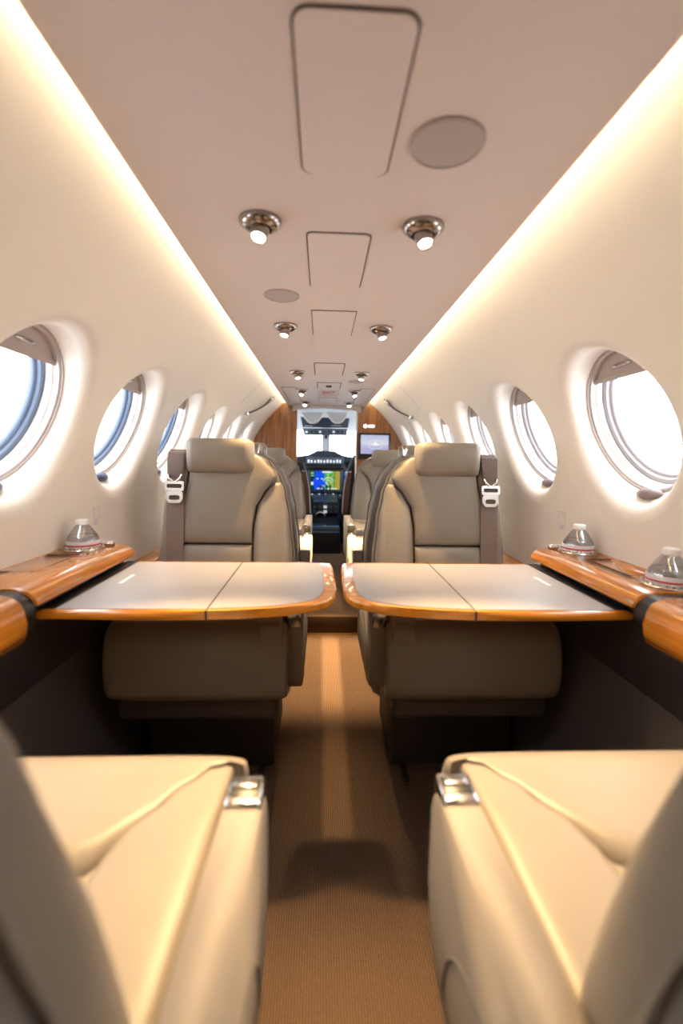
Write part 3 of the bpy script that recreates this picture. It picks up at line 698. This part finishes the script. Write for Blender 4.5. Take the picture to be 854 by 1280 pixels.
wl = mat('panel_lettering_lit', (.8, .85, .9), .5, emit=(.75, .85, .95), estr=.3)
for i, x in enumerate((386, 389.6, 394, 398.2, 401.5, 405.5, 409.5, 413.5, 417.5, 421.5, 425)): pbox('switch', x-1.1, 574.4+(i % 3)*.5, x+1.1, 578.6, YP, .006, wl, an, O+Vector((0, .046, 0)), .001)
pbox('shelf_lip', 384, 582, 429, 587, YP, .03, M_BLACK, ip, O+Vector((0, .06, 0)), .006)
def mapscreen(nt, tc, e):
    sp = nt.nodes.new('ShaderNodeSeparateXYZ'); nt.links.new(tc.outputs['Generated'], sp.inputs[0])
    n = nt.nodes.new('ShaderNodeTexNoise'); n.inputs['Scale'].default_value = 5; n.inputs['Detail'].default_value = 4; nt.links.new(tc.outputs['Generated'], n.inputs['Vector'])
    ad = nt.nodes.new('ShaderNodeMath'); ad.operation = 'MULTIPLY_ADD'; ad.inputs[1].default_value = .28; nt.links.new(n.outputs[0], ad.inputs[0]); nt.links.new(sp.outputs[0], ad.inputs[2])
    cr = nt.nodes.new('ShaderNodeValToRGB'); cr.color_ramp.interpolation = 'CONSTANT'; el = cr.color_ramp.elements
    el[0].color = (.01, .03, .05, 1); el[1].position = .99; el[1].color = (.35, .28, .05, 1)
    for p, c in ((.27, (.01, .07, .72, 1)), (.62, (.05, .30, .12, 1)), (.70, (.25, .45, .12, 1)), (.77, (.05, .30, .05, 1)), (.86, (.30, .38, .06, 1)), (.92, (.06, .28, .05, 1))): q = el.new(p); q.color = c
    nt.links.new(ad.outputs[0], cr.inputs[0]); nt.links.new(cr.outputs[0], e.inputs[0]); e.inputs[1].default_value = .62
def pfd(nt, tc, e):
    sp = nt.nodes.new('ShaderNodeSeparateXYZ'); nt.links.new(tc.outputs['Generated'], sp.inputs[0])
    cr = nt.nodes.new('ShaderNodeValToRGB'); cr.color_ramp.interpolation = 'CONSTANT'; el = cr.color_ramp.elements
    el[0].color = (.02, .03, .09, 1); el[1].position = .9; el[1].color = (.02, .03, .06, 1)
    for p, c in ((.35, (.30, .30, .50, 1)), (.5, (.03, .10, .40, 1)), (.78, (.10, .25, .60, 1))): q = el.new(p); q.color = c
    nt.links.new(sp.outputs[2], cr.inputs[0]); nt.links.new(cr.outputs[0], e.inputs[0]); e.inputs[1].default_value = .5
M_MAP, M_PFD = emis_mat('map_display', mapscreen), emis_mat('flight_display', pfd)
em_w = emis_mat('display_white', lambda nt, tc, e: (setattr(e.inputs[0], 'default_value', (.8, .9, .9, 1)), setattr(e.inputs[1], 'default_value', .5)))
em_g = emis_mat('display_green', lambda nt, tc, e: (setattr(e.inputs[0], 'default_value', (.25, .7, .25, 1)), setattr(e.inputs[1], 'default_value', .5)))
d0 = pbox('display_bezel', 385, 586.5, 428.5, 615, YP, .03, M_DASH2, ip, O+Vector((0, .03, 0)), .006)
pbox('map_screen', 388, 588.5, 424.5, 612, YP, .006, M_MAP, d0, O+Vector((0, .034, 0)), 0)
for (x0, y0, x1, y1, mm) in ((403, 589, 415, 591, em_w), (389, 590, 392.5, 592, em_g), (389, 593.5, 392.5, 595, em_g), (389, 602, 391.8, 606, em_w), (396, 597.4, 398, 599, em_w), (401.5, 597.6, 403.8, 599, em_w), (396, 609.8, 404, 611, em_w), (408, 609.9, 421, 611.2, em_w)):
    pbox('readout', x0, y0, x1, y1, YP, .002, mm, d0, O+Vector((0, .036, 0)), 0)
c0 = at(410.5, 603, YP-.037)-O
for r0 in (.055, .026):
    bm = bmesh.new(); add_tube(bm, [c0+Vector((r0*math.cos(t), 0, r0*math.sin(t))) for t in [lerp(-.6 if r0 < .04 else .2, 4.6 if r0 < .04 else 2.9, i/20) for i in range(21)]], .004, 6); finish('range_arc', bm, em_w, d0)
for x0, x1 in ((366, 384), (429.5, 447)):
    d1 = pbox('display_bezel', x0, 586.5, x1, 615, YP, .03, M_DASH2, ip, O+Vector((0, .03, 0)), .006)
    pbox('flight_screen', x0+1.2, 588.5, x1-1.2, 612, YP, .006, M_PFD, d1, O+Vector((0, .034, 0)), 0)
    for q in range(2): pbox('readout', x0+2.5+q, 589.2+q*2.6, x1-2.5, 590.8+q*2.6, YP, .002, em_w, d1, O+Vector((0, .036, 0)), 0)
for i in range(8): pbox('knob', 389+4.4*i, 617, 391.4+4.4*i, 619.3, YP, .02, M_DASH2 if i % 2 else wl, ip, O+Vector((0, .02, 0)), .004)
for sg in (-1, 1):
    p0 = at(375 if sg < 0 else 438, 579, YP)-O
    lathe('air_vent', [(0, -.02), (.05, -.02), (.055, 0), (0, 0)], M_BLACK, ip, 20, Matrix.Translation(p0+Vector((0, -.005, 0))) @ Matrix.Rotation(PI/2, 4, 'X'))
pd = thing('throttle_pedestal', 'dark centre pedestal with throttle levers between the pilot seats', 'pedestal', (-.01, 4.75, 0))
box2('pedestal_body', (-.14, 0, 0), (.14, .30, .52), M_DASH, pd, .02)
prism('sloped_top', [(0, .36), (.0, .40), (.20, .54), (.30, .57), (.30, .36)], lambda y, z, t: Vector((t, y, z)), -.138, .138, M_DASH, pd, .008)
for i, x in enumerate((-.05, -.02, .015, .05)):
    lv = tube('lever', [(x, .26, .55), (x*1.05, .22, .64), (x*1.05, .21, .66)], [.006, .006, .012], M_DASH2, pd, 8)
    lathe('lever_knob', [(0, -.014), (.012, -.010), (.014, 0), (.012, .010), (0, .014)], M_WHITE if i == 1 else M_DASH2, lv, 12, Matrix.Translation((x*1.05, .21, .668)))
for i in range(12):
    x, t = -.12+.08*(i % 4), (i//4)/3
    box2('pedestal_button', (x-.016, .05+.11*t-.012, .43+.077*t), (x+.016, .05+.11*t+.012, .452+.077*t), wl if i in (1, 6, 11) else M_DASH2, pd, .003)
for i in range(10):
    box2('radio_key', (-.115+.058*(i % 5)-.018, -.006, .40+.05*(i//5)), (-.115+.058*(i % 5)+.018, .004, .43+.05*(i//5)), wl if i in (2, 7) else M_DASH2, pd, .002)
tube('trim_wheel', [(-.05+.05*math.cos(t), -.004, .36+.05*math.sin(t)) for t in [lerp(.2, PI-.2, i/14) for i in range(15)]], .006, M_WHITE, pd, 8)
sb = thing('pedestal_step', 'low black box with two glossy lids coloured with reflected window light at the cockpit threshold', 'box', (-.005, 4.30, .105 if False else 0))
box2('box_body', (-.14, 0, 0), (.14, .34, .30), M_BLACK, sb, .008)
gl = mat('lid_window_reflection', (.09, .16, .26), .15, coat=.6)  # blue-grey is window light reflected on the lids, put into their colour
box2('lid', (-.135, .08, .298), (.135, .33, .312), gl, sb, .004); box2('lid', (-.135, -.004, .262), (.135, .004, .282), gl, sb, .002)
def pseat(sg, label):
    p = thing('pilot_chair', label, 'chair', (sg*.362, 4.62, 0))
    box2('seat_pan', (-.20, .0, .28), (.20, .42, .40), M_PSEAT, p, .03, 3); box2('pedestal', (-.14, .05, 0), (.14, .36, .28), M_PSEAT, p, .01)
    bm = bmesh.new(); rows = []
    for j in range(13):
        t = j/12; z = lerp(.36, .93, t); hw = lerp(.205, .135, t**2.2); y0 = -.06*t; ring = []
        for k in range(24):
            th = 2*PI*k/24; c, s_ = math.cos(th), math.sin(th); ring.append(Vector((hw*math.copysign(abs(c)**.5, c), y0+.05*math.copysign(abs(s_)**.6, s_), z)))
        rows.append(ring)
    add_loft(bm, rows); bk = finish('backrest', bm, M_PSEAT, p)
    prism('back_side_panel', [(.150, .42), (.203, .42), (.190, .66), (.160, .83), (.118, .84)], lambda x, z, t: Vector((-sg*x, t-.06*(z-.36)/.57, z)), -.062, -.046, M_PSEATB, bk, .004)
    tube('panel_edge', [Vector((-sg*x, -.064-.06*(z-.36)/.57, z)) for x, z in ((.203, .42), (.192, .66), (.160, .84), (.118, .845))], .005, mat('edge_pale', (.6, .6, .6), .4), bk, 6)
    box2('arm_pad', (-sg*.205, -.02, .56), (-sg*.234, .115, .60), M_DASH2, p, .012); box2('arm_post', (-sg*.215, -.02, .34), (-sg*.232, .03, .565), M_PSEAT, p, .004)
    if sg > 0: tube('harness_strap', [(-.17, -.075, .66), (-.145, -.09, .82), (-.10, -.10, .97), (-.08, -.07, 1.0)], .018, M_PSEAT, bk, 8)
pseat(-1, 'black pilot seat with brown back edge behind the plain partition'); pseat(1, 'black pilot seat with harness strap and brown edge behind the monitor partition')
ov = thing('overhead_panel', 'dark overhead switch panel hanging below the cockpit roof', 'panel', at(408, 533, 4.85))
O2 = Vector(ov.location)
def pq(*pts): return [((at(x, y, 4.85)-O2).x, (at(x, y, 4.85)-O2).z) for x, y in pts]
fx = lambda x, z, t: Vector((x, t, z))
prism('upper_board', pq((376, 521), (437, 523), (435, 535), (378.5, 534)), fx, .0, .03, M_DASH, ov, .003)
lo_ = prism('lower_board', pq((378.5, 535.2), (434.6, 536.2), (433.5, 544.5), (380, 543.8)), fx, -.03, .02, M_DASH2, ov, .004)
for i in range(9):
    p0 = at(383.5+5.6*i, 540, 4.85)-O2; lathe('switch', [(0, -.012), (.010, -.010), (.012, .008), (0, .010)], M_BLACK if i % 3 else wl, lo_, 10, Matrix.Translation(p0+Vector((0, -.034, 0))))
for i in range(2): pbox('lettering_bar', 381+33*i, 531.6, 391+36*i, 532.8, 4.85, .003, mat('print_dim', (.35, .38, .42), .5), ov, O2+Vector((0, .002, 0)), 0)
for x0, x1, nm in ((382, 400.5, 'beside the plain partition'), (413, 431, 'beside the monitor partition')):
    v = thing('sun_visor', f'pale grey rounded sun visor under the cockpit roof, {nm}', 'visor', at((x0+x1)/2, 520, 4.55)); O3 = Vector(v.location)
    pts = [((at(x, y, 4.55)-O3).x, (at(x, y, 4.55)-O3).z) for x, y in ((x0-6, 515), (x0-2, 521), (x0+3, 527), (x0+6, 528.8), (x1-6, 528.8), (x1-3, 527), (x1+2, 521), (x1+4, 515))]
    prism('visor_body', pts, fx, 0, .02, M_PALE, v, .003)
    tube('visor_edge', [Vector((x, -.002, z)) for x, z in pts], .006, M_WHITE, v, 6)
